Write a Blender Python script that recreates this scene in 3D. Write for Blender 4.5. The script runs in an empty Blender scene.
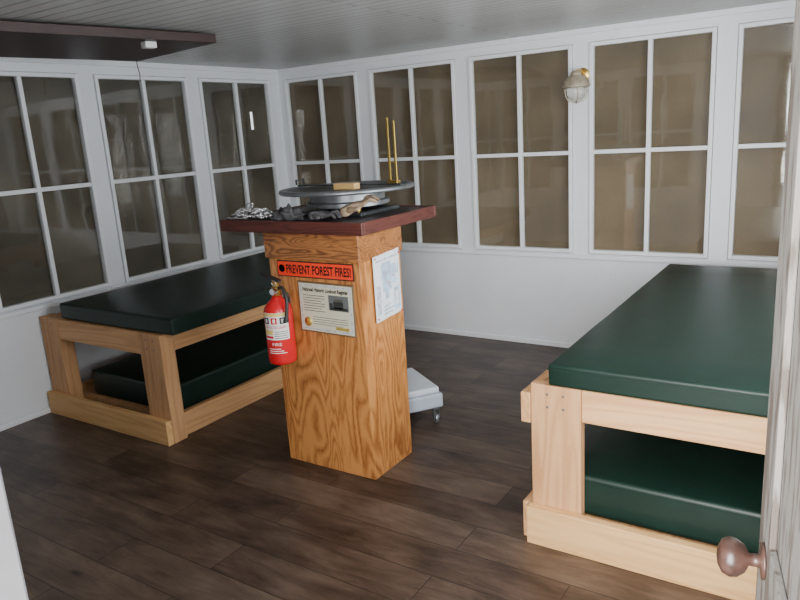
import bpy, bmesh, math, random
import numpy as np
from mathutils import Vector, Matrix, noise
random.seed(4)
D=bpy.data
COL=bpy.context.scene.collection
# ------------------------------------------------------------ materials
def newmat(name):
    m=D.materials.new(name); m.use_nodes=True
    nt=m.node_tree; b=nt.nodes['Principled BSDF']
    return m,nt,b
def N(nt,t,**kw):
    n=nt.nodes.new(t)
    for k,v in kw.items():
        if k in n.inputs.keys(): n.inputs[k].default_value=v
        else: setattr(n,k,v)
    return n
def coords(nt,scale=(1,1,1),loc=(0,0,0)):
    tc=N(nt,'ShaderNodeTexCoord'); mp=N(nt,'ShaderNodeMapping')
    mp.inputs['Scale'].default_value=scale; mp.inputs['Location'].default_value=loc
    nt.links.new(tc.outputs['Object'],mp.inputs['Vector']); return mp.outputs['Vector']
def ramp(nt,fac,stops):
    r=N(nt,'ShaderNodeValToRGB'); e=r.color_ramp.elements
    while len(e)<len(stops): e.new(0.5)
    for i,(p,c) in enumerate(stops):
        e[i].position=p; e[i].color=(*c,1)
    nt.links.new(fac,r.inputs['Fac']); return r.outputs['Color']
def bump(nt,b,h,strength=.2,dist=.01):
    n=N(nt,'ShaderNodeBump'); n.inputs['Strength'].default_value=strength; n.inputs['Distance'].default_value=dist
    nt.links.new(h,n.inputs['Height']); nt.links.new(n.outputs['Normal'],b.inputs['Normal'])
def paint(name,c,rough=.5,var=.06,scale=6,metal=0,bs=0.0,bscale=60,spec=.5,stretch=(1,1,1),c2=None):
    m,nt,b=newmat(name)
    v=coords(nt,stretch)
    n=N(nt,'ShaderNodeTexNoise'); n.inputs['Scale'].default_value=scale; n.inputs['Detail'].default_value=4
    nt.links.new(v,n.inputs['Vector'])
    lo=tuple(max(0,x*(1-var)) for x in c); hi=tuple(min(1,x*(1+var)) for x in c)
    st=[(.3,lo),(.7,hi)] if c2 is None else [(.42,c2),(.50,c)]
    nt.links.new(ramp(nt,n.outputs['Fac'],st),b.inputs['Base Color'])
    b.inputs['Roughness'].default_value=rough; b.inputs['Metallic'].default_value=metal
    b.inputs['Specular IOR Level'].default_value=spec
    if bs:
        n2=N(nt,'ShaderNodeTexNoise'); n2.inputs['Scale'].default_value=bscale; n2.inputs['Detail'].default_value=3
        nt.links.new(v,n2.inputs['Vector']); bump(nt,b,n2.outputs['Fac'],bs,.003)
    return m
def wood(name,c1,c2,stretch=(1,1,1),freq=14,rough=.5,dist=1.0,coat=0,loc=(0,0,0),detail=1.5,distort=0,nrough=.35):
    """stretch: small value along the grain"""
    m,nt,b=newmat(name)
    v=coords(nt,stretch,loc)
    n=N(nt,'ShaderNodeTexNoise'); n.inputs['Scale'].default_value=2.2*dist; n.inputs['Detail'].default_value=detail
    n.inputs['Roughness'].default_value=nrough; n.inputs['Distortion'].default_value=distort
    nt.links.new(v,n.inputs['Vector'])
    mu=N(nt,'ShaderNodeMath',operation='MULTIPLY'); mu.inputs[1].default_value=freq
    nt.links.new(n.outputs['Fac'],mu.inputs[0])
    pp=N(nt,'ShaderNodeMath',operation='PINGPONG'); pp.inputs[1].default_value=.5
    nt.links.new(mu.outputs[0],pp.inputs[0])
    n2=N(nt,'ShaderNodeTexNoise'); n2.inputs['Scale'].default_value=60; n2.inputs['Detail'].default_value=3
    nt.links.new(v,n2.inputs['Vector'])
    n3=N(nt,'ShaderNodeTexNoise'); n3.inputs['Scale'].default_value=3.1; n3.inputs['Detail'].default_value=1
    nt.links.new(v,n3.inputs['Vector'])
    ad=N(nt,'ShaderNodeMath',operation='MULTIPLY_ADD'); ad.inputs[1].default_value=.5
    nt.links.new(n2.outputs['Fac'],ad.inputs[0]); nt.links.new(pp.outputs[0],ad.inputs[2])
    ad2=N(nt,'ShaderNodeMath',operation='MULTIPLY_ADD'); ad2.inputs[1].default_value=.5; ad2.inputs[2].default_value=-.22
    nt.links.new(n3.outputs['Fac'],ad2.inputs[0])
    ad3=N(nt,'ShaderNodeMath',operation='ADD'); nt.links.new(ad.outputs[0],ad3.inputs[0]); nt.links.new(ad2.outputs[0],ad3.inputs[1])
    nt.links.new(ramp(nt,ad3.outputs[0],[(.2,c2),(.42,tuple((a+d)/2 for a,d in zip(c1,c2))),(.7,c1)]),b.inputs['Base Color'])
    b.inputs['Roughness'].default_value=rough; b.inputs['Coat Weight'].default_value=coat
    b.inputs['Coat Roughness'].default_value=.15
    return m
M={}
M['wall']=paint('white_wall_paint',(.79,.805,.845),.45,.03,3)
M['trimw']=paint('white_trim_paint',(.82,.835,.865),.35,.03,5)
M['fir']=wood('pine_lumber_long',(.64,.36,.165),(.50,.25,.10),(6,.5,6),7,.6)
M['firx']=wood('pine_lumber_cross',(.72,.41,.19),(.58,.30,.125),(.5,6,6),7,.6)
M['firy']=wood('pine_lumber_warm',(.72,.43,.185),(.60,.33,.125),(.5,6,6),7,.6,loc=(3,1,2))
M['firz']=wood('pine_lumber_upright',(.60,.33,.155),(.45,.22,.09),(6,6,.5),7,.6)
M['ply']=wood('varnished_plywood',(.58,.245,.070),(.27,.092,.023),(2.6,2.6,.6),14,.35,1.2,.4,(1.3,0,.4),2.2,.3,.40)
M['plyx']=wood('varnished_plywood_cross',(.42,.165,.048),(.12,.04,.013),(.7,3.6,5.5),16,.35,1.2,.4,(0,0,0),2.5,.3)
M['vinyl']=paint('green_vinyl',(.005,.0195,.0135),.42,.15,8,0,.06,25,.4)
M['black']=paint('black_plastic',(.02,.02,.02),.45)
M['ctop']=paint('dark_counter_top',(.03,.021,.019),.4,.2)
M['cedge']=wood('red_stained_edge',(.105,.030,.022),(.055,.014,.011),(1,1,8),10,.4)
M['hatch']=wood('dark_red_stained_wood',(.036,.012,.010),(.024,.008,.006),(6,.5,6),10,.5)
M['steel']=paint('grey_steel',(.22,.23,.24),.38,.2,20,.7)
M['dsteel']=paint('dark_painted_metal',(.06,.065,.07),.4,.2,12,.5)
M['brass']=paint('brass',(.62,.42,.12),.3,.1,20,1)
M['chrome']=paint('chrome',(.85,.85,.87),.12,.1,30,1)
M['red']=paint('red_enamel',(.60,.012,.018),.25,.05)
M['mapred']=paint('map_red_print',(.60,.12,.10),.5,.05)
M['yellow']=paint('yellow_print',(.74,.55,.15),.4,.05)
M['ivory']=paint('ivory_enamel',(.52,.45,.34),.4,.15,20)
M['lampm']=paint('dull_lamp_metal',(.40,.34,.25),.45,.3,25,.3)
M['white']=paint('white_label',(.78,.78,.77),.5,.02)
M['cream']=paint('cream_paper',(.66,.63,.48),.3,.04)
M['frame']=paint('brown_frame',(.17,.105,.055),.35,.2)
M['orange']=paint('orange_red_sticker',(.88,.05,.012),.4,.02)
M['ink']=paint('black_ink',(.012,.012,.012),.5)
M['gold']=paint('gold_seal',(.75,.55,.12),.35,.1,30,.6)
M['grey']=paint('grey_plastic',(.42,.47,.55),.5,.06)
M['pad']=paint('pale_dolly_pad',(.60,.64,.70),.6,.05)
M['rag']=paint('grey_cloth',(.075,.072,.078),.9,.5,25,0,.5,60)
M['leather']=paint('tan_leather',(.22,.155,.10),.8,.8,25,0,.3,60)
M['blockw']=wood('light_wood_block',(.70,.45,.18),(.55,.31,.11),(1,5,5),8,.5)
M['knob']=paint('brown_glazed_knob',(.060,.031,.024),.3,.5,35)
M['doorw']=paint('weathered_door_paint',(.21,.195,.18),.7,0,5,0,.5,30,.3,(9,9,1.5),(.11,.09,.075))
M['jamb']=paint('grey_jamb_paint',(.18,.18,.19),.6,.12,8)
# floor
m,nt,b=newmat('dark_vinyl_plank_floor')
v=coords(nt)
br=N(nt,'ShaderNodeTexBrick'); nt.links.new(v,br.inputs['Vector'])
br.offset=.37; br.offset_frequency=2
br.inputs['Scale'].default_value=1; br.inputs['Brick Width'].default_value=1.22; br.inputs['Row Height'].default_value=.18
br.inputs['Mortar Size'].default_value=.0018; br.inputs['Mortar Smooth'].default_value=.2
br.inputs['Color1'].default_value=(.05,.05,.05,1); br.inputs['Color2'].default_value=(.95,.95,.95,1); br.inputs['Mortar'].default_value=(0,0,0,1)
v2=coords(nt,(1.1,6.5,1)); 
n1=N(nt,'ShaderNodeTexNoise'); n1.inputs['Scale'].default_value=2.5; n1.inputs['Detail'].default_value=8; n1.inputs['Roughness'].default_value=.74; n1.inputs['Distortion'].default_value=.7
addv=N(nt,'ShaderNodeVectorMath',operation='MULTIPLY_ADD'); addv.inputs[1].default_value=(7,7,7)
nt.links.new(br.outputs['Color'],addv.inputs[0]); nt.links.new(v2,addv.inputs[2]); nt.links.new(addv.outputs[0],n1.inputs['Vector'])
v3=coords(nt,(1.6,3.0,1)); n3=N(nt,'ShaderNodeTexNoise'); n3.inputs['Scale'].default_value=2.4; n3.inputs['Detail'].default_value=6; nt.links.new(v3,n3.inputs['Vector'])
ma=N(nt,'ShaderNodeMath',operation='MULTIPLY_ADD'); ma.inputs[1].default_value=.20
nt.links.new(br.outputs['Color'],ma.inputs[0]); 
ma2=N(nt,'ShaderNodeMath',operation='MULTIPLY'); ma2.inputs[1].default_value=.75; nt.links.new(n1.outputs['Fac'],ma2.inputs[0])
ma3=N(nt,'ShaderNodeMath',operation='MULTIPLY_ADD'); ma3.inputs[1].default_value=.50; nt.links.new(n3.outputs['Fac'],ma3.inputs[0]); nt.links.new(ma2.outputs[0],ma3.inputs[2])
nt.links.new(ma3.outputs[0],ma.inputs[2])
c=ramp(nt,ma.outputs[0],[(.50,(.022,.013,.009)),(.66,(.060,.038,.027)),(.82,(.105,.071,.051)),(1.0,(.16,.115,.087))])
v4=coords(nt,(1.2,3.2,1)); vo=N(nt,'ShaderNodeTexVoronoi'); vo.inputs['Scale'].default_value=1.7; nt.links.new(v4,vo.inputs['Vector'])
kr=ramp(nt,vo.outputs['Distance'],[(.02,(.25,.22,.2)),(.10,(1,1,1))])
mk=N(nt,'ShaderNodeMix',data_type='RGBA',blend_type='MULTIPLY'); mk.inputs[0].default_value=.85; nt.links.new(c,mk.inputs[6]); nt.links.new(kr,mk.inputs[7])
mx=N(nt,'ShaderNodeMix',data_type='RGBA'); nt.links.new(br.outputs['Fac'],mx.inputs[0]); nt.links.new(mk.outputs[2],mx.inputs[6]); mx.inputs[7].default_value=(.008,.006,.005,1)
nt.links.new(mx.outputs[2],b.inputs['Base Color']); b.inputs['Roughness'].default_value=.42; b.inputs['Specular IOR Level'].default_value=.45
bump(nt,b,n1.outputs['Fac'],.15,.004)
M['floor']=m
# ceiling
m,nt,b=newmat('beadboard_ceiling_paint')
v=coords(nt)
br=N(nt,'ShaderNodeTexBrick'); nt.links.new(v,br.inputs['Vector'])
br.inputs['Scale'].default_value=1; br.inputs['Brick Width'].default_value=50; br.inputs['Row Height'].default_value=.075; br.inputs['Mortar Size'].default_value=.005
br.inputs['Mortar Smooth'].default_value=.5
for k,cc in (('Color1',(.52,.52,.51)),('Color2',(.56,.56,.55)),('Mortar',(.24,.24,.24))): br.inputs[k].default_value=(*cc,1)
nt.links.new(br.outputs['Color'],b.inputs['Base Color']); b.inputs['Roughness'].default_value=.38
inv=N(nt,'ShaderNodeMath',operation='SUBTRACT'); inv.inputs[0].default_value=1; nt.links.new(br.outputs['Fac'],inv.inputs[1]); bump(nt,b,inv.outputs[0],.8,.008)
M['ceil']=m
# glass: thin sheet, Schlick reflectance from the angle
m=D.materials.new('window_glass'); m.use_nodes=True; nt=m.node_tree; nt.nodes.clear()
o=N(nt,'ShaderNodeOutputMaterial'); mix=N(nt,'ShaderNodeMixShader'); tr=N(nt,'ShaderNodeBsdfTransparent'); gl=N(nt,'ShaderNodeBsdfGlossy')
lw=N(nt,'ShaderNodeLayerWeight'); lw.inputs['Blend'].default_value=.5
pw=N(nt,'ShaderNodeMath',operation='POWER'); pw.inputs[1].default_value=5; nt.links.new(lw.outputs['Facing'],pw.inputs[0])
sc=N(nt,'ShaderNodeMath',operation='MULTIPLY_ADD'); sc.inputs[1].default_value=.95; sc.inputs[2].default_value=.052; nt.links.new(pw.outputs[0],sc.inputs[0])
gl.inputs['Roughness'].default_value=.03; tr.inputs['Color'].default_value=(.93,.94,.93,1)
nz=N(nt,'ShaderNodeTexNoise'); nz.inputs['Scale'].default_value=3; bp=N(nt,'ShaderNodeBump'); bp.inputs['Strength'].default_value=.15; bp.inputs['Distance'].default_value=.01
nt.links.new(nz.outputs['Fac'],bp.inputs['Height']); nt.links.new(bp.outputs['Normal'],gl.inputs['Normal'])
nt.links.new(sc.outputs[0],mix.inputs[0]); nt.links.new(tr.outputs[0],mix.inputs[1]); nt.links.new(gl.outputs[0],mix.inputs[2]); nt.links.new(mix.outputs[0],o.inputs[0])
M['glass']=m
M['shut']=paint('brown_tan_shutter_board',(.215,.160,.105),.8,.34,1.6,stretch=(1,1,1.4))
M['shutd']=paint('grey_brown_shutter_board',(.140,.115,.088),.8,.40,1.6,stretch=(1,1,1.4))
M['map']=paint('map_paper',(.74,.77,.80),.45,.03)
M['mapblue']=paint('map_blue_print',(.42,.55,.70),.45,.28,25)
M['mapgrey']=paint('map_grey_print',(.48,.53,.58),.45,.4,60)
# ------------------------------------------------------------ mesh helpers
PW={}
def finish(bm,name,mats,parent=None,bevel=0,smooth=False,subsurf=0):
    vs=[v.co for v in bm.verts]
    lo=Vector([min(v[i] for v in vs) for i in range(3)]); hi=Vector([max(v[i] for v in vs) for i in range(3)])
    c=(lo+hi)/2
    bmesh.ops.translate(bm,verts=bm.verts,vec=-c)
    me=D.meshes.new(name); bm.to_mesh(me); bm.free()
    if not isinstance(mats,(list,tuple)): mats=[mats]
    for mm in mats: me.materials.append(mm)
    ob=D.objects.new(name,me); COL.objects.link(ob)
    ob.location=c
    if parent is not None:
        ob.parent=parent; ob.location=c-PW[parent.name]
    PW[ob.name]=c
    if smooth:
        for p in me.polygons: p.use_smooth=True
    if bevel:
        bv=ob.modifiers.new('bevel','BEVEL'); bv.width=bevel; bv.segments=3 if bevel>.01 else 2; bv.limit_method='ANGLE'
    return ob
def empty(name,loc,label,cat,group=None):
    e=D.objects.new(name,None); COL.objects.link(e); e.location=loc; e.empty_display_size=.1
    PW[e.name]=Vector(loc); e['label']=label; e['category']=cat
    if group: e['group']=group
    return e
def top(ob,label,cat,group=None):
    ob['label']=label; ob['category']=cat
    if group: ob['group']=group
    return ob
def abox(bm,b,mi=0):
    x0,x1,y0,y1,z0,z1=b
    r=bmesh.ops.create_cube(bm,size=1)
    for v in r['verts']:
        v.co=Vector(((x0+x1)/2+v.co.x*(x1-x0),(y0+y1)/2+v.co.y*(y1-y0),(z0+z1)/2+v.co.z*(z1-z0)))
    for f in set(f for v in r['verts'] for f in v.link_faces): f.material_index=mi
    return r['verts']
def boxes(name,bs,mats,parent=None,bevel=0,**kw):
    bm=bmesh.new()
    for b in bs:
        abox(bm,b[:6],b[6] if len(b)>6 else 0)
    return finish(bm,name,mats,parent,bevel,**kw)
def alathe(bm,prof,c,seg=40,mi=0,axis='z',closed=False):
    rings=[]
    for r,z in prof:
        ring=[]
        for i in range(seg):
            a=2*math.pi*i/seg
            p=(r*math.cos(a),r*math.sin(a),z)
            if axis=='y': p=(p[0],p[2],p[1])
            if axis=='x': p=(p[2],p[0],p[1])
            ring.append(bm.verts.new(Vector(p)+Vector(c)))
        rings.append(ring)
    pairs=list(zip(rings,rings[1:]))
    if closed: pairs.append((rings[-1],rings[0]))
    for A,B in pairs:
        for i in range(seg):
            j=(i+1)%seg
            f=bm.faces.new((A[i],A[j],B[j],B[i])); f.material_index=mi; f.smooth=True
    if not closed:
        for k in (0,-1):
            if prof[k][0]>1e-3:
                f=bm.faces.new(rings[k]); f.material_index=mi
    bmesh.ops.recalc_face_normals(bm,faces=bm.faces)
def lathe(name,prof,c,mat,parent=None,sharp=True,**kw):
    bm=bmesh.new(); alathe(bm,prof,c,**kw)
    ob=finish(bm,name,mat,parent)
    if sharp:
        es=ob.modifiers.new('split','EDGE_SPLIT'); es.split_angle=math.radians(40)
    return ob
def atube(bm,pts,r,seg=10,mi=0,closed=False,cap=True):
    pts=[Vector(p) for p in pts]; n=len(pts); rings=[]
    up=Vector((0,0,1)); prev=None
    for i,p in enumerate(pts):
        if closed: t=(pts[(i+1)%n]-pts[i-1])
        else: t=pts[min(i+1,n-1)]-pts[max(i-1,0)]
        t.normalize()
        if prev is None:
            u=t.cross(up)
            if u.length<.1: u=t.cross(Vector((1,0,0)))
        else: u=prev-t*prev.dot(t)
        u.normalize(); prev=u; w=t.cross(u)
        rr=r[min(i,len(r)-1)] if isinstance(r,(list,tuple)) else r
        rings.append([bm.verts.new(p+rr*(math.cos(2*math.pi*k/seg)*u+math.sin(2*math.pi*k/seg)*w)) for k in range(seg)])
    pr=list(zip(rings,rings[1:]))
    if closed: pr.append((rings[-1],rings[0]))
    for A,B in pr:
        for k in range(seg):
            f=bm.faces.new((A[k],A[(k+1)%seg],B[(k+1)%seg],B[k])); f.smooth=True; f.material_index=mi
    if cap and not closed:
        bm.faces.new(rings[0]).material_index=mi; bm.faces.new(rings[-1]).material_index=mi
def tube(name,pts,r,mat,parent=None,**kw):
    bm=bmesh.new(); atube(bm,pts,r,**kw); bmesh.ops.recalc_face_normals(bm,faces=bm.faces)
    return finish(bm,name,mat,parent)
def smooth_path(pts,k=6):
    P=[Vector(p) for p in pts]; out=[]
    for i in range(len(P)-1):
        p0=P[max(i-1,0)];p1=P[i];p2=P[i+1];p3=P[min(i+2,len(P)-1)]
        for j in range(k):
            t=j/k
            out.append(.5*((2*p1)+(-p0+p2)*t+(2*p0-5*p1+4*p2-p3)*t*t+(-p0+3*p1-3*p2+p3)*t**3))
    out.append(P[-1]); return out
def struct(ob): ob['kind']='structure'; return ob
def text_bm(bm,s,size,fn,mi=0,align='CENTER',bold=0,fitw=None):
    cu=D.curves.new('t','FONT'); cu.body=s; cu.size=size; cu.align_x=align; cu.offset=bold; cu.resolution_u=3
    o=D.objects.new('t',cu); COL.objects.link(o)
    dg=bpy.context.evaluated_depsgraph_get(); me=o.evaluated_get(dg).to_mesh()
    co=[v.co.copy() for v in me.vertices]
    if fitw:
        w=max(c.x for c in co)-min(c.x for c in co); 
        for c in co: c.x*=fitw/w
    vs=[bm.verts.new(fn(c.x,c.y)) for c in co]
    for p in me.polygons:
        try:
            f=bm.faces.new([vs[i] for i in p.vertices]); f.material_index=mi
        except Exception: pass
    o.evaluated_get(dg).to_mesh_clear(); D.objects.remove(o); D.curves.remove(cu)
# ------------------------------------------------------------ room
H=2.132; XR=4.36; YF=-4.30; W=.86; G=.697; OB=.089; OL=.149
ZT,ZM,ZB=2.018,1.363,.714
struct(boxes('floor',[(-.12,XR+.12,YF-1.6,.12,-.06,0)],M['floor']))
struct(boxes('ceiling',[(-.12,XR+.12,YF-.12,.12,H,H+.06)],M['ceil']))
def wall(off,n,x_end,door=None):
    bs=[]
    def add(s0,s1,z0,z1): bs.append((s0,s1,z0,z1))
    e=[(off+i*W-.028,off+i*W+G+.028) for i in range(n)]
    hi=(door[0] if door else x_end)
    add(0,hi,0,ZB-.03); add(0,hi,ZT+.028,H)
    cur=0
    for a,b_ in e: add(cur,a,ZB-.03,ZT+.028); cur=b_
    add(cur,hi,ZB-.03,ZT+.028)
    if door:
        add(door[1],x_end,0,H); add(door[0],door[1],2.03,H)
    return bs
TH=.10
def place(bs,side):
    out=[]
    for s0,s1,z0,z1 in bs:
        if side=='back': out.append((s0,s1,0,TH,z0,z1))
        if side=='left': out.append((-TH,0,-s1,-s0,z0,z1))
        if side=='front': out.append((s0,s1,YF-TH,YF,z0,z1))
        if side=='right': out.append((XR,XR+TH,-s1,-s0,z0,z1))
    return out
DX0,DX1=3.44,4.25
struct(boxes('wall_back',place(wall(OB,5,XR),'back'),M['wall']))
struct(boxes('wall_left',place(wall(OL,5,-YF),'left'),M['wall']))
struct(boxes('wall_front',place(wall(.05,3,XR,door=(DX0,DX1)),'front'),M['wall']))
struct(boxes('wall_right',place(wall(OL,5,-YF),'right'),M['wall']))
wn=[0]
def window(side,s,shutter=True,gap=False):
    wn[0]+=1
    def bx(s0,s1,t0,t1,z0,z1,mi=0):   # t negative = into the room
        if side=='back': return (s0,s1,t0,t1,z0,z1,mi)
        if side=='left': return (-t1,-t0,-s1,-s0,z0,z1,mi)
        if side=='front': return (s0,s1,YF-t1,YF-t0,z0,z1,mi)
        if side=='right': return (XR+t0,XR+t1,-s1,-s0,z0,z1,mi)
    f=.024; e=s+G; m_=.013
    B=[bx(s-f,s,-.012,.03,ZB-f,ZT+f),bx(e,e+f,-.012,.03,ZB-f,ZT+f),bx(s,e,-.012,.03,ZB-f,ZB),bx(s,e,-.012,.03,ZT,ZT+f),
       bx((s+e)/2-m_,(s+e)/2+m_,-.006,.028,ZB,ZT),bx(s,(s+e)/2-m_,-.006,.028,ZM-m_,ZM+m_),bx((s+e)/2+m_,e,-.006,.028,ZM-m_,ZM+m_)]
    w=struct(boxes('window_%d'%wn[0],B,M['trimw'],bevel=.003))
    boxes('glass_pane',[bx(s+.002,e-.002,.012,.014,ZB+.002,ZT-.002)],M['glass'],w)
    if shutter:
        S=[bx(s-.02,e+.02,.045,.06,ZB-.02,ZT+.02)]
        if gap:   # shutter with a narrow opening next to the corner
            a,b_,z0,z1=s+.14,s+.178,1.66,1.80
            S=[bx(s-.02,a,.045,.06,ZB-.02,ZT+.02),bx(b_,e+.02,.045,.06,ZB-.02,ZT+.02),bx(a,b_,.045,.06,ZB-.02,z0),bx(a,b_,.045,.06,z1,ZT+.02)]
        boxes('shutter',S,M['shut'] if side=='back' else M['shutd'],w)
for i in range(5): window('back',OB+i*W)
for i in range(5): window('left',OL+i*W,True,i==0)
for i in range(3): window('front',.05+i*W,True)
for i in range(5): window('right',OL+i*W,i in (0,))
# trims
struct(boxes('baseboard_back',[(0,XR,-.012,0,0,.035)],M['trimw'],bevel=.003))
struct(boxes('baseboard_left',[(0,.012,YF,-.012,0,.035)],M['trimw'],bevel=.003))
struct(boxes('trim_1',[(0,XR,-.02,0,H-.035,H)],M['trimw'],bevel=.004))
struct(boxes('trim_2',[(0,.02,YF,-.02,H-.035,H)],M['trimw'],bevel=.004))
struct(boxes('trim_3',[(0,XR,-.022,0,ZB-.062,ZB-.034)],M['trimw'],bevel=.004))
struct(boxes('trim_4',[(0,.022,YF,-.022,ZB-.062,ZB-.034)],M['trimw'],bevel=.004))
struct(boxes('trim_5',[(DX0-.09,DX0,YF,YF+.02,0,2.1),(DX0-.005,DX0+.005,YF-TH,YF+.02,0,2.03)],M['jamb'],bevel=.003))
# ------------------------------------------------------------ open door with knob
hinge=Vector((4.215,YF+.02,0)); free=Vector((4.057,-3.5,0)); L=(free-hinge).length
d=(free-hinge).normalized(); nrm=Vector((-d.y,d.x,0))
if nrm.x>0: nrm=-nrm
def dp(a,t,z): return hinge+d*a+nrm*t+Vector((0,0,z))
bm=bmesh.new()
def dbox(a0,a1,t0,t1,z0,z1):
    vs=abox(bm,(0,1,0,1,0,1))
    for v in vs:
        x,y,z=v.co; v.co=dp(a0+(a1-a0)*x,t0+(t1-t0)*y,z0+(z1-z0)*z)
dbox(0,L,-.04,0,.01,2.0)
door=struct(finish(bm,'door_1',M['doorw'],bevel=.003))
bm=bmesh.new()
dbox(L-.11,L-.004,0.0005,.010,.02,1.99); dbox(.01,.11,0.0005,.010,.02,1.99); dbox(.11,L-.11,0.0005,.010,.02,.22); dbox(.11,L-.11,0.0005,.010,.86,.98); dbox(.11,L-.11,0.0005,.010,1.88,1.99)
finish(bm,'door_stile',M['doorw'],door,bevel=.002)
kc=dp(L-.075,0,.937)
bm=bmesh.new()
prof=[(.026,0.0105),(.026,.014),(.010,.016),(.009,.030),(.020,.036),(.027,.046),(.0285,.056),(.024,.066),(.012,.072),(.0001,.0735)]
alathe(bm,prof,(0,0,0),seg=32)
rotm=nrm.to_track_quat('Z','Y').to_matrix()
for v in bm.verts: v.co=rotm@v.co+kc
finish(bm,'door_knob',M['knob'],door)
# ------------------------------------------------------------ bunks
def bunk(x0,x1,y0,y1,zt,pw,pd,label,outer,lh,grp='bunk frames'):
    e=empty('bunk_frame',((x0+x1)/2,(y0+y1)/2,0),label,'bunk bed frame',grp)
    t=.038; i=t+.002 if outer else 0
    for (a,b_) in ((x0+i,y0),(x1-pw-i,y0),(x0+i,y1-pd),(x1-pw-i,y1-pd)):
        boxes('post',[(a,a+pw,b_,b_+pd,0,zt)],M['firz'],e,bevel=.004)
    for y,s in ((y0,-1),(y1,1)):
        yy=y+.004 if s<0 else y-.004-t
        boxes('upper_end_rail',[(x0+pw+i+.001,x1-pw-i-.001,yy,yy+t,zt-.125,zt-.002)],M['firx'],e,bevel=.004)
        ya=y-t-.001 if s<0 else y+.001
        boxes('lower_end_rail',[(x0+(.03 if outer else 0),x1,ya,ya+t,.0,lh)],M['firy'],e,bevel=.004)
    for x in ((x0,x1-t) if outer else (x0+.03,x1-.03-t)):
        ya,yb=(y0-.001,y1+.001) if outer else (y0+pd,y1-pd)
        boxes('upper_side_rail',[(x,x+t,ya,yb,zt-.16 if outer else zt-.115,zt-.04 if outer else zt-.002)],M['fir'],e,bevel=.004)
        boxes('lower_side_rail',[(x,x+t,ya,yb,0,lh-.005)],M['fir'],e,bevel=.004)
    boxes('upper_platform',[(x0+.08,x1-.08,y0+.056,y1-.056,zt-.03,zt-.004)],M['fir'],e)
    boxes('lower_platform',[(x0+.08,x1-.08,y0+pd+.002,y1-pd-.002,lh-.06,lh-.035)],M['fir'],e)
    for (a,b_) in ((x0+i+pw*.5,y0-.0005),(x1-i-pw*.5,y0-.0005)):
        for z in (zt-.035,zt-.085):
            for dx in (-.03,.03):
                lathe('screw_head',[(.0001,-.0015),(.005,-.001),(.005,.0)],(a+dx,b_,z),M['steel'],e,axis='y',seg=10)
    return e
def mattress(x0,x1,y0,y1,z0,z1,label):
    bm=bmesh.new(); abox(bm,(x0,x1,y0,y1,z0,z1))
    bmesh.ops.subdivide_edges(bm,edges=bm.edges[:],cuts=7,use_grid_fill=True)
    cx,cy=(x0+x1)/2,(y0+y1)/2
    for v in bm.verts:
        if v.co.z>(z0+z1)/2+.01:
            a=1-((v.co.x-cx)/(x1-x0)*2)**4; b_=1-((v.co.y-cy)/(y1-y0)*2)**4
            v.co.z+=.010*max(0,a)*max(0,b_)+.003*noise.noise(v.co*3)
    ob=finish(bm,'mattress',M['vinyl'],None,bevel=.016,smooth=True)
    top(ob,label,'mattress','bunk mattresses')
    boxes('seam',[(x0-.0012,x1+.0012,y0-.0012,y1+.0012,z1-.023,z1-.020)],M['vinyl'],ob)
    return ob
bunk(.014,1.135,-2.37,-.42,.612,.18,.09,'unfinished pine bunk frame with slab legs against the side windows',False,.14)
mattress(.22,1.225,-2.35,-.42,.615,.708,'thick dark green vinyl mattress on top of the low pine bunk')
mattress(.26,1.02,-2.25,-.52,.107,.265,'dark green vinyl mattress on the lower deck of the pine bunk')
bunk(3.138,4.30,-2.32,-.42,.642,.19,.045,'pine bunk frame with square posts beside the open door',True,.155)
mattress(3.25,4.32,-2.33,-.42,.645,.73,'wide dark green vinyl mattress on the bunk by the door')
mattress(3.22,4.22,-2.268,-.50,.122,.285,'dark green vinyl mattress on the lower deck by the door')
# ------------------------------------------------------------ pedestal
px0,px1,py0,py1=1.829,2.357,-2.216,-1.892
ped=empty('pedestal_stand',((px0+px1)/2,(py0+py1)/2,0),'varnished orange plywood pedestal with overhanging dark counter top','stand')
boxes('body',[(px0,px1,py0,py1,0,1.03)],M['ply'],ped,bevel=.003)
boxes('apron',[(px0-.012,px1+.008,py0-.012,py1+.01,1.032,1.156)],M['plyx'],ped,bevel=.003)
bx0,bx1,by0,by1=1.580,2.42,-2.265,-1.64
boxes('counter_top',[(bx0+.02,bx1-.02,by0+.02,by1-.02,1.158,1.208)],M['ctop'],ped)
boxes('counter_edge',[(bx0,bx1,by0,by0+.019,1.157,1.212),(bx0,bx1,by1-.019,by1,1.157,1.212),(bx0,bx0+.019,by0+.019,by1-.019,1.157,1.212),(bx1-.019,bx1,by0+.019,by1-.019,1.157,1.212)],M['cedge'],ped,bevel=.003)
FY=py0-.001
bm=bmesh.new(); abox(bm,(1.88,2.325,FY-.003,FY,.948,1.024))
sg=finish(bm,'warning_sign',M['ink']); top(sg,'orange-red sticker reading PREVENT FOREST FIRES! on the pedestal','sign')
bm=bmesh.new(); abox(bm,(1.885,2.320,FY-.0038,FY-.003,.953,1.019)); finish(bm,'sticker_face',M['orange'],sg)
bm=bmesh.new(); text_bm(bm,'PREVENT FOREST FIRES!',.056,lambda x,y:Vector((2.124+x,FY-.0042,.9665+y)),bold=.0016,fitw=.375)
finish(bm,'lettering',M['ink'],sg)
lathe('emblem',[(.0001,0),(.018,0)],(1.909,FY-.0042,.986),M['ink'],sg,axis='y',seg=24,sharp=False)
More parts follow.
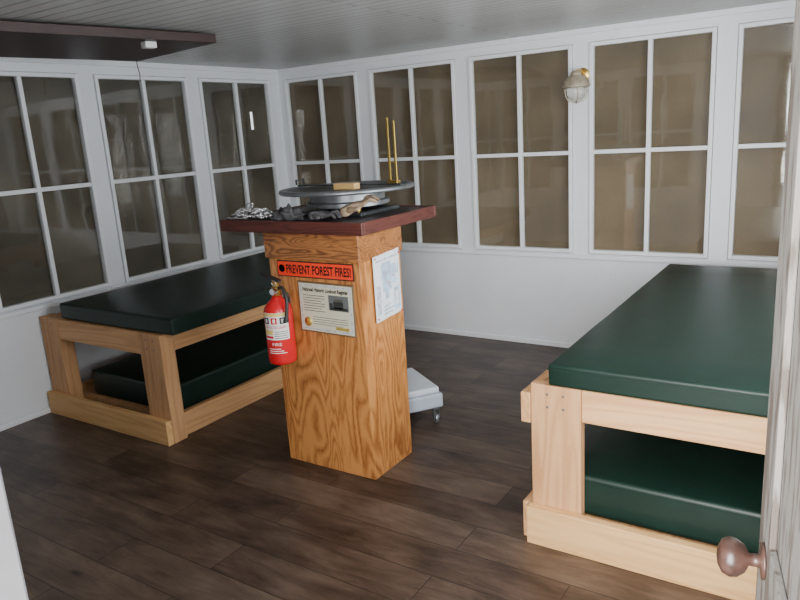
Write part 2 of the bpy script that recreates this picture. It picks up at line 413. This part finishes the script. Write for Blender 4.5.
# certificate
def cer(x,z):
    a=-.01; return Vector((2.158+x*math.cos(a)-z*math.sin(a),0,.812+x*math.sin(a)+z*math.cos(a)))
def cbox(bm,x0,x1,z0,z1,t0,t1,mi=0):
    vs=abox(bm,(x0,x1,0,1,z0,z1),mi)
    for v in vs:
        p=cer(v.co.x,v.co.z); p.y=FY-(t0+(t1-t0)*(1-v.co.y)); v.co=p
    bmesh.ops.recalc_face_normals(bm,faces=bm.faces)
bm=bmesh.new(); cbox(bm,-.160,.160,-.120,.120,0,.008)
ct=finish(bm,'framed_certificate',M['frame'],bevel=.002); top(ct,'cream lookout register certificate in a thin brown frame','certificate')
bm=bmesh.new(); cbox(bm,-.152,.152,-.112,.112,.008,.009); finish(bm,'paper',M['cream'],ct)
bm=bmesh.new()
for a in ((-.145,.145,-.105,-.099),(-.145,.145,.099,.105),(-.145,-.139,-.099,.099),(.139,.145,-.099,.099)): cbox(bm,*a,.009,.0094)
finish(bm,'printed_border',M['mapgrey'],ct)
bm=bmesh.new(); cbox(bm,.018,.13,-.005,.066,.009,.0098,0); cbox(bm,.045,.1,.005,.038,.0098,.0102,1)
cbox(bm,.024,.124,-.002,.012,.0098,.0102,1); cbox(bm,.05,.095,.038,.05,.0098,.0102,2); cbox(bm,.024,.04,.012,.03,.0098,.0102,1)
finish(bm,'photo_print',[paint('photo_sky',(.13,.14,.14),.4),paint('photo_building',(.03,.034,.03),.4,.5),paint('photo_roof',(.09,.08,.07),.4)],ct)
bm=bmesh.new()
def cf(dx,dz): return lambda x,y:(lambda p:Vector((p.x,FY-.0096,p.z)))(cer(dx+x,dz+y))
text_bm(bm,'National Historic Lookout Register',.025,cf(0,.076),fitw=.262,bold=.0009)
for k in range(7): cbox(bm,-.13,-.005-(.02 if k%3==2 else 0),.055-k*.012,.0575-k*.012,.009,.0096)
for k in range(4): cbox(bm,-.08,.12-(.03 if k==3 else 0),-.045-k*.011,-.043-k*.011,.009,.0096)
finish(bm,'lettering',M['ink'],ct)
bm=bmesh.new(); p=cer(-.11,-.07); alathe(bm,[(.0001,-.0016),(.022,-.0016),(.022,0)],(p.x,FY-.009,p.z),axis='y',seg=24); finish(bm,'gold_seal',M['gold'],ct)
bm=bmesh.new(); cbox(bm,.05,.125,-.095,-.08,.009,.0098); finish(bm,'name_plate',M['gold'],ct)
# map on the side
SX=px1+.001
mY0,mY1,mZ0,mZ1=-2.135,-1.925,.74,1.04
def mapx(t):
    k=(t*4)%2; return SX+.0125+.004*(k if k<1 else 2-k)
def mapgrid(bm,t0,t1,s0,s1,off,mi=0,n=16):
    ts=[t0+(t1-t0)*i/n for i in range(n+1)]
    def pt(t,s): return (mapx(t)+off,mY0+(mY1-mY0)*t,mZ0+(mZ1-mZ0)*s+.012*t)
    A=[bm.verts.new(pt(t,s0)) for t in ts]; B=[bm.verts.new(pt(t,s1)) for t in ts]
    for i in range(n):
        f=bm.faces.new((A[i],A[i+1],B[i+1],B[i])); f.material_index=mi
bm=bmesh.new(); mapgrid(bm,0,1,0,1,0,n=16)
mp=finish(bm,'folded_map',[M['map']]); so=mp.modifiers.new('s','SOLIDIFY'); so.thickness=.001; so.offset=-1
top(mp,'white and blue printed map pinned to the side of the pedestal','map')
bm=bmesh.new()
for (t0,t1,s0,s1,mi) in ((.30,.62,.42,.86,0),(.62,.80,.50,.80,0),(.24,.30,.60,.84,0),(.38,.55,.30,.42,0),(.80,.92,.62,.76,1),(.06,.9,.90,.925,1),(.06,.2,.1,.55,1),(.28,.62,.06,.09,1),(.28,.7,.12,.15,1),(.28,.55,.18,.21,1),(.70,.93,.08,.42,0),(.74,.88,.14,.36,2),
    (.30,.92,.655,.665,1),(.44,.455,.30,.86,1),(.62,.63,.42,.86,1),(.34,.38,.70,.73,3),(.52,.56,.52,.55,3),(.70,.74,.60,.63,3),(.78,.83,.22,.25,3)):
    mapgrid(bm,t0,t1,s0,s1,(.0009 if mi==0 else .0013 if mi==1 else .0017),mi,8)
finish(bm,'map_print',[M['mapblue'],M['mapgrey'],M['map'],M['mapred']],mp)
for yy in (-2.125,-1.935):
    for zz in (.755,1.03): lathe('push_pin',[(.0001,.004),(.004,.003),(.004,0)],(SX+.0175,yy,zz),M['red'],mp,axis='x',seg=12)
# ------------------------------------------------------------ extinguisher
ex,ey,ez=1.925,-2.292,.552; R=.067
fe=empty('fire_extinguisher',(ex,ey,ez),'red fire extinguisher hung on the front of the plywood pedestal','fire extinguisher')
lathe('cylinder',[(.0001,.006),(R-.012,.0),(R-.002,.006),(R,.02),(R,.250),(R-.006,.270),(R-.025,.293),(.026,.307),(.022,.320),(.0001,.320)],(ex,ey,ez),M['red'],fe,seg=48,sharp=False)
def wrap(r,a_c): return lambda x,y:Vector((ex+r*math.sin(a_c+x/r),ey-r*math.cos(a_c+x/r),y))
def patch(bm,r,a0,a1,z0,z1,mi=0):
    n=14; A=[];B=[]
    for i in range(n+1):
        a=a0+(a1-a0)*i/n; A.append(bm.verts.new((ex+r*math.sin(a),ey-r*math.cos(a),z0))); B.append(bm.verts.new((ex+r*math.sin(a),ey-r*math.cos(a),z1)))
    for i in range(n):
        f=bm.faces.new((A[i],A[i+1],B[i+1],B[i])); f.material_index=mi; f.smooth=True
bm=bmesh.new()
patch(bm,R+.0006,-.50,1.40,ez+.125,ez+.252)
patch(bm,R+.0010,-.50,1.40,ez+.236,ez+.250,3)
for j in range(3): 
    a=-.42+.60*j
    patch(bm,R+.0010,a,a+.42,ez+.200,ez+.230,2 if j!=1 else 1)
    patch(bm,R+.0014,a+.12,a+.30,ez+.206,ez+.224,0)
patch(bm,R+.0010,-.42,.25,ez+.150,ez+.172,3)
for k in range(4): patch(bm,R+.0010,.35,1.32,ez+.132+k*.010,ez+.135+k*.010,2)
patch(bm,R+.0010,-.42,.25,ez+.132,ez+.143,1)
for k in range(3): patch(bm,R+.0006,-.2,1.1-.2*k,ez+.060+k*.010,ez+.063+k*.010)
finish(bm,'label_sticker',[M['white'],M['red'],M['ink'],M['yellow']],fe)
bm=bmesh.new()
text_bm(bm,'FIRE EXTINGUISHER',.02,lambda x,y:wrap(R+.0016,.45)(x,ez+.178+y),fitw=.105)
finish(bm,'lettering',M['red'],fe)
bm=bmesh.new()
text_bm(bm,'FIRE',.020,lambda x,y:wrap(R+.0014,.45)(x,ez+.097+y),fitw=.045)
finish(bm,'lettering',M['white'],fe)
lathe('valve',[(.018,.320),(.02,.325),(.02,.360),(.012,.365),(.012,.380),(.0001,.380)],(ex,ey,ez),M['brass'],fe,seg=20)
bm=bmesh.new()
for v in abox(bm,(ex-.08,ex+.03,ey-.012,ey+.012,ez+.385,ez+.396)):
    if v.co.x<ex-.05: v.co.z+=.03
for v in abox(bm,(ex-.08,ex-.005,ey-.011,ey+.011,ez+.353,ez+.362)):
    if v.co.x<ex-.05: v.co.z-=.015
finish(bm,'lever_handle',M['black'],fe,bevel=.003)
lathe('pressure_gauge',[(.0001,-.028),(.015,-.028),(.016,-.022),(.016,-.008),(.0001,-.008)],(ex+.012,ey-.012,ez+.345),M['chrome'],fe,axis='y',seg=24)
tube('hose',smooth_path([(ex+.014,ey,ez+.355),(ex+.05,ey-.01,ez+.36),(ex+.078,ey-.02,ez+.31),(ex+.080,ey-.03,ez+.25),(ex+.074,ey-.035,ez+.21)]),[.008]*20+[.009,.011,.012,.013,.013],M['black'],fe,seg=12)
tube('pull_pin',[(ex+.02+.012*math.cos(a),ey-.03,ez+.385+.012*math.sin(a)) for a in np.linspace(0,2*math.pi,16,endpoint=False)],.0018,M['chrome'],fe,closed=True,seg=6)
boxes('wall_bracket',[(ex-.015,ex+.015,ey+R+.0005,py0-.002,ez+.1,ez+.3),(ex-.012,ex+.012,ey+.023,py0-.002,ez+.308,ez+.316)],M['steel'],fe)
# ------------------------------------------------------------ fire finder
zc=1.209; fc=Vector((2.085,-1.905,0))
ff=empty('fire_finder',(fc.x,fc.y,zc),'round dark metal fire-finding instrument with brass sights on the counter','fire finder')
boxes('base_plate',[(fc.x-.19,fc.x+.19,fc.y-.16,fc.y-.13,zc,zc+.018),(fc.x-.19,fc.x+.19,fc.y+.13,fc.y+.16,zc,zc+.018),(fc.x-.19,fc.x-.16,fc.y-.13,fc.y+.13,zc,zc+.018),(fc.x+.16,fc.x+.19,fc.y-.13,fc.y+.13,zc,zc+.018)],M['dsteel'],ff,bevel=.003)
for a in (math.radians(200),math.radians(320),math.radians(80)):
    lathe('levelling_screw',[(.0001,.018),(.018,.018),(.018,.028),(.007,.03),(.007,.062),(.0001,.062)],(fc.x+.16*math.cos(a),fc.y+.145*math.sin(a),zc),M['brass'],ff,seg=16)
lathe('bearing_base',[(.0001,.036),(.19,.036),(.20,.04),(.20,.058),(.18,.064),(.18,.094),(.1,.100),(.0001,.100)],(fc.x,fc.y,zc),M['steel'],ff,seg=48)
q=.026
lathe('map_disc',[(.0001,.076+q),(.29,.078+q),(.29,.092+q),(.0001,.092+q)],(fc.x,fc.y,zc),M['dsteel'],ff,seg=72)
lathe('azimuth_ring',[(.291,.078+q),(.320,.080+q),(.325,.088+q),(.320,.098+q),(.291,.100+q)],(fc.x,fc.y,zc),M['steel'],ff,seg=72,closed=True,sharp=False)
lathe('paper_map',[(.0001,.0925+q),(.27,.0925+q),(.27,.0935+q),(.0001,.0935+q)],(fc.x,fc.y,zc),M['ctop'],ff,seg=48)
sx,sy=fc.x+.265,fc.y+.0; zq=zc+q
boxes('sight_bar',[(fc.x-.30,fc.x+.315,sy-.012,sy+.012,zq+.101,zq+.108)],M['dsteel'],ff,bevel=.002)
boxes('brass_sight',[(sx-.016,sx-.006,sy-.004,sy+.004,zq+.109,zq+.40),(sx+.018,sx+.028,sy-.004,sy+.004,zq+.109,zq+.385),(sx-.022,sx+.034,sy-.016,sy+.016,zq+.109,zq+.122),(sx-.006,sx+.018,sy-.003,sy+.003,zq+.2,zq+.206)],M['brass'],ff,bevel=.001)
boxes('front_sight',[(fc.x-.295,fc.x-.288,sy-.03,sy-.024,zq+.109,zq+.13),(fc.x-.295,fc.x-.288,sy+.024,sy+.03,zq+.109,zq+.13),(fc.x-.295,fc.x-.288,sy-.03,sy+.03,zq+.13,zq+.135)],M['dsteel'],ff)
bm=bmesh.new(); abox(bm,(2.11,2.23,-2.04,-1.995,zq+.094,zq+.122))
wb=finish(bm,'wood_block',M['blockw'],bevel=.003)
top(wb,'small pale wooden block lying on the fire finder disc','wood block')
# heap of shiny chain
ch=empty('metal_chain',(1.70,-2.17,zc),'heap of shiny silver chain links on the counter corner','chain')
bm=bmesh.new()
for k in range(105):
    a=k*.55; rr=.10*math.sqrt(random.random())
    hgt=max(.010,.062*(1-rr/.105))
    c=Vector((1.715+rr*math.cos(a)*1.15,-2.17+rr*math.sin(a)*.62,zc+.012+hgt*random.random()))
    th=random.uniform(0,3.14); tilt=random.uniform(-.5,.5) if c.z<zc+.018 else random.uniform(-1.4,1.4)
    pts=[]
    for q2 in range(12):
        u=2*math.pi*q2/12; lx=.019*math.cos(u); ly=.011*math.sin(u)
        pts.append(c+Vector((lx*math.cos(th)-ly*math.sin(th)*math.cos(tilt),lx*math.sin(th)+ly*math.cos(th)*math.cos(tilt),ly*math.sin(tilt))))
    atube(bm,pts,.0032,seg=6,closed=True)
finish(bm,'links',M['chrome'],ch)['kind']='stuff'
tube('shackle',smooth_path([(1.62,-2.25,zc+.009),(1.66,-2.255,zc+.012),(1.70,-2.245,zc+.009),(1.75,-2.25,zc+.009)]),.0055,M['chrome'],ch)
def blob(name,c,s,mat,seed,amp=.3,freq=3):
    bm=bmesh.new(); bmesh.ops.create_icosphere(bm,subdivisions=4,radius=1)
    for v in bm.verts:
        n=v.co.normalized(); k=1+amp*noise.fractal(n*freq+Vector((seed,seed,0)),1,2,4)
        v.co=Vector((n.x*s[0]*k,n.y*s[1]*k,max(n.z*s[2]*k,-.0)))+Vector(c)
    return finish(bm,name,mat,None,smooth=True)
rg=blob('cleaning_rag',(1.955,-2.195,zc+.001),(.070,.034,.050),M['rag'],3.1,.8,2.4); top(rg,'crumpled grey cleaning rag on the counter','rag')
def glove(name,c,rot,mat,label,S=.8):
    vs=[];E=[];rad=[]
    def chain(pts,rs,root=None):
        prev=root
        for p,r in zip(pts,rs):
            vs.append(p); rad.append(r); i=len(vs)-1
            if prev is not None: E.append((prev,i))
            prev=i
        return prev
    wrist=chain([(0,0,.03),(.04,0,.035),(.08,0,.035)],[.03,.028,.032])
    for k,(y,l) in enumerate(((-.03,.06),(-.01,.075),(.012,.07),(.032,.05))):
        chain([(.115,y,.032),(.115+l*.5,y*1.25,.042+.01*(k%2)),(.115+l*.9,y*1.4,.016)],[.013,.011,.010],wrist)
    chain([(.06,-.05,.03),(.09,-.075,.026)],[.014,.012],1)
    me=D.meshes.new(name); me.from_pydata([Vector(p)*S for p in vs],E,[]); me.materials.append(mat)
    ob=D.objects.new(name,me); COL.objects.link(ob); ob.location=c; ob.rotation_euler=rot
    ob.modifiers.new('skin','SKIN')
    dat=me.skin_vertices[0].data
    for i,sv in enumerate(dat): sv.radius=(rad[i]*S,rad[i]*S*.78)
    dat[2].use_root=True
    ob.modifiers.new('sub','SUBSURF').levels=2
    top(ob,label,'glove','work gloves'); return ob
glove('work_glove',(2.10,-2.215,zc-.002),(0,0,.25),M['rag'],'worn grey work glove lying flat on the counter',.85)
glove('work_glove',(2.30,-2.235,zc+.006),(0,-.36,.62),M['leather'],'worn tan leather work glove propped at the counter edge',1.0)
# ------------------------------------------------------------ wheeled dolly
dc=Vector((2.075,-1.545,0))
dl=empty('wheeled_dolly',dc,'low grey-white wheeled dolly parked behind the pedestal','dolly')
X,Y=dc.x,dc.y
boxes('platform',[(X-.2,X+.2,Y-.17,Y+.17,.10,.18)],M['grey'],dl,bevel=.012)
boxes('top_pad',[(X-.19,X+.185,Y-.16,Y+.155,.1805,.215)],M['pad'],dl,bevel=.01)
for cxx in (X-.165,X+.165):
    for cyy in (Y-.135,Y+.135):
        lathe('caster',[(.012,-.011),(.028,-.011),(.031,-.006),(.031,.006),(.028,.011),(.012,.011)],(cxx,cyy,.0315),M['steel'],dl,axis='y',seg=24)
        boxes('caster_fork',[(cxx-.012,cxx+.012,cyy-.017,cyy-.013,.03,.085),(cxx-.012,cxx+.012,cyy+.013,cyy+.017,.03,.085),(cxx-.018,cxx+.018,cyy-.018,cyy+.018,.085,.0995)],M['steel'],dl)
dl.rotation_euler=(0,0,math.radians(-35))
# ------------------------------------------------------------ ceiling panel
A=Vector((1.285,-1.87,0))
ex_=Vector((math.cos(math.radians(80)),math.sin(math.radians(80)),0))
ac=Vector((-ex_.y,ex_.x,0))
def hp(a,b_,z): return A-ex_*a+ac*b_+Vector((0,0,z))
def hbox(bm,a0,a1,b0,b1,z0,z1,mi=0):
    vs=abox(bm,(0,1,0,1,0,1),mi)
    for v in vs: x,y,z=v.co; v.co=hp(a0+(a1-a0)*x,b0+(b1-b0)*y,z0+(z1-z0)*z)
    bmesh.ops.recalc_face_normals(bm,faces=bm.faces)
bm=bmesh.new(); hbox(bm,0,1.5,0,.84,2.076,2.12)
hh=finish(bm,'ceiling_panel',M['hatch'],bevel=.003); top(hh,'dark red-brown wooden panel fixed up against the ceiling','ceiling panel')
for a_ in (.1,1.3):
    bm=bmesh.new(); hbox(bm,a_,a_+.06,.2,.62,2.1205,2.1315)
    finish(bm,'mounting_cleat',M['hatch'],hh)
bm=bmesh.new(); hbox(bm,.31,.37,.05,.10,2.045,2.0755); finish(bm,'white_latch',M['white'],hh,bevel=.004)
q=hp(.03,.81,2.075)
tube('pull_cord',smooth_path([q,q+Vector((.004,0,-.04)),q+Vector((.008,.004,-.08)),q+Vector((.006,.0,-.12))]),.003,M['black'],hh,seg=6)
# ------------------------------------------------------------ wall lamp
lx,ly,lz=2.60,-.13,1.760
wl=empty('wall_lantern',(lx,0,lz),'small wall lantern with dull metal dome cap and glass jar','wall lamp')
lathe('wall_plate',[(.0001,-.014),(.03,-.014),(.045,-.006),(.045,-.0005),(.0001,-.0005)],(lx,0,lz+.09),M['brass'],wl,axis='y',seg=32)
tube('arm',smooth_path([(lx,-.012,lz+.095),(lx,-.05,lz+.115),(lx,ly+.01,lz+.105),(lx,ly,lz+.085)]),.014,M['brass'],wl)
lathe('cap',[(.0001,.112),(.026,.110),(.034,.100),(.036,.086),(.058,.074),(.076,.052),(.084,.028),(.085,.014),(.078,.010),(.0001,.010)],(lx,ly,lz),M['lampm'],wl,seg=40)
m,nt,b=newmat('frosted_jar_glass'); b.inputs['Base Color'].default_value=(.85,.85,.8,1); b.inputs['Transmission Weight'].default_value=.6; b.inputs['Roughness'].default_value=.25
nzz=N(nt,'ShaderNodeTexNoise'); nzz.inputs['Scale'].default_value=30; bump(nt,b,nzz.outputs['Fac'],.3,.003)
lathe('glass_jar',[(.0001,.009),(.058,.009),(.061,-.008),(.056,-.038),(.042,-.060),(.020,-.072),(.0001,-.075)],(lx,ly,lz),m,wl,seg=32,sharp=False)
bm=bmesh.new()
for k in range(4):
    a=math.pi/6+k*math.pi/2
    atube(bm,[(lx+r*math.cos(a),ly+r*math.sin(a),lz+z) for r,z in ((.068,.009),(.070,-.010),(.064,-.042),(.048,-.068),(.004,-.083))],.0035,seg=6)
finish(bm,'guard_cage',M['ivory'],wl)
# ------------------------------------------------------------ lights
w=D.worlds.new('sky'); bpy.context.scene.world=w; w.use_nodes=True
w.node_tree.nodes['Background'].inputs['Color'].default_value=(.88,.93,1,1); w.node_tree.nodes['Background'].inputs['Strength'].default_value=2.4
def area(name,loc,rot,sx,sy,pw,col):
    l=D.lights.new(name,'AREA'); l.shape='RECTANGLE'; l.size=sx; l.size_y=sy; l.energy=pw; l.color=col
    o=D.objects.new(name,l); COL.objects.link(o); o.location=loc; o.rotation_euler=rot; return o
area('door_daylight',((DX0+DX1)/2-.1,YF-1.1,1.5),(math.radians(88),0,math.radians(12)),1.6,1.8,300,(1,.985,.96))
area('side_window_daylight',(XR+.35,-2.6,1.45),(math.radians(85),0,math.radians(90)),3.2,1.3,180,(.94,.97,1))
# ------------------------------------------------------------ camera
p={'cx':3.8435,'cy':-4.2651,'cz':1.4620,'yaw':0.5870,'pitch':-0.2375,'roll':-0.0634,'f':695.3503}
cy_,sy_=math.cos(p['yaw']),math.sin(p['yaw'])
f=np.array([-sy_*math.cos(p['pitch']),cy_*math.cos(p['pitch']),math.sin(p['pitch'])]); r=np.array([cy_,sy_,0]); u=np.cross(r,f)
c_,s_=math.cos(p['roll']),math.sin(p['roll']); r,u=c_*r+s_*u,-s_*r+c_*u
C=np.array([p['cx'],p['cy'],p['cz']])*1.075
cam=D.cameras.new('camera'); co=D.objects.new('camera',cam); COL.objects.link(co)
cam.sensor_width=36; cam.lens=p['f']*36/800; cam.clip_start=.02
co.matrix_world=Matrix(((r[0],u[0],-f[0],C[0]),(r[1],u[1],-f[1],C[1]),(r[2],u[2],-f[2],C[2]),(0,0,0,1)))
bpy.context.scene.camera=co
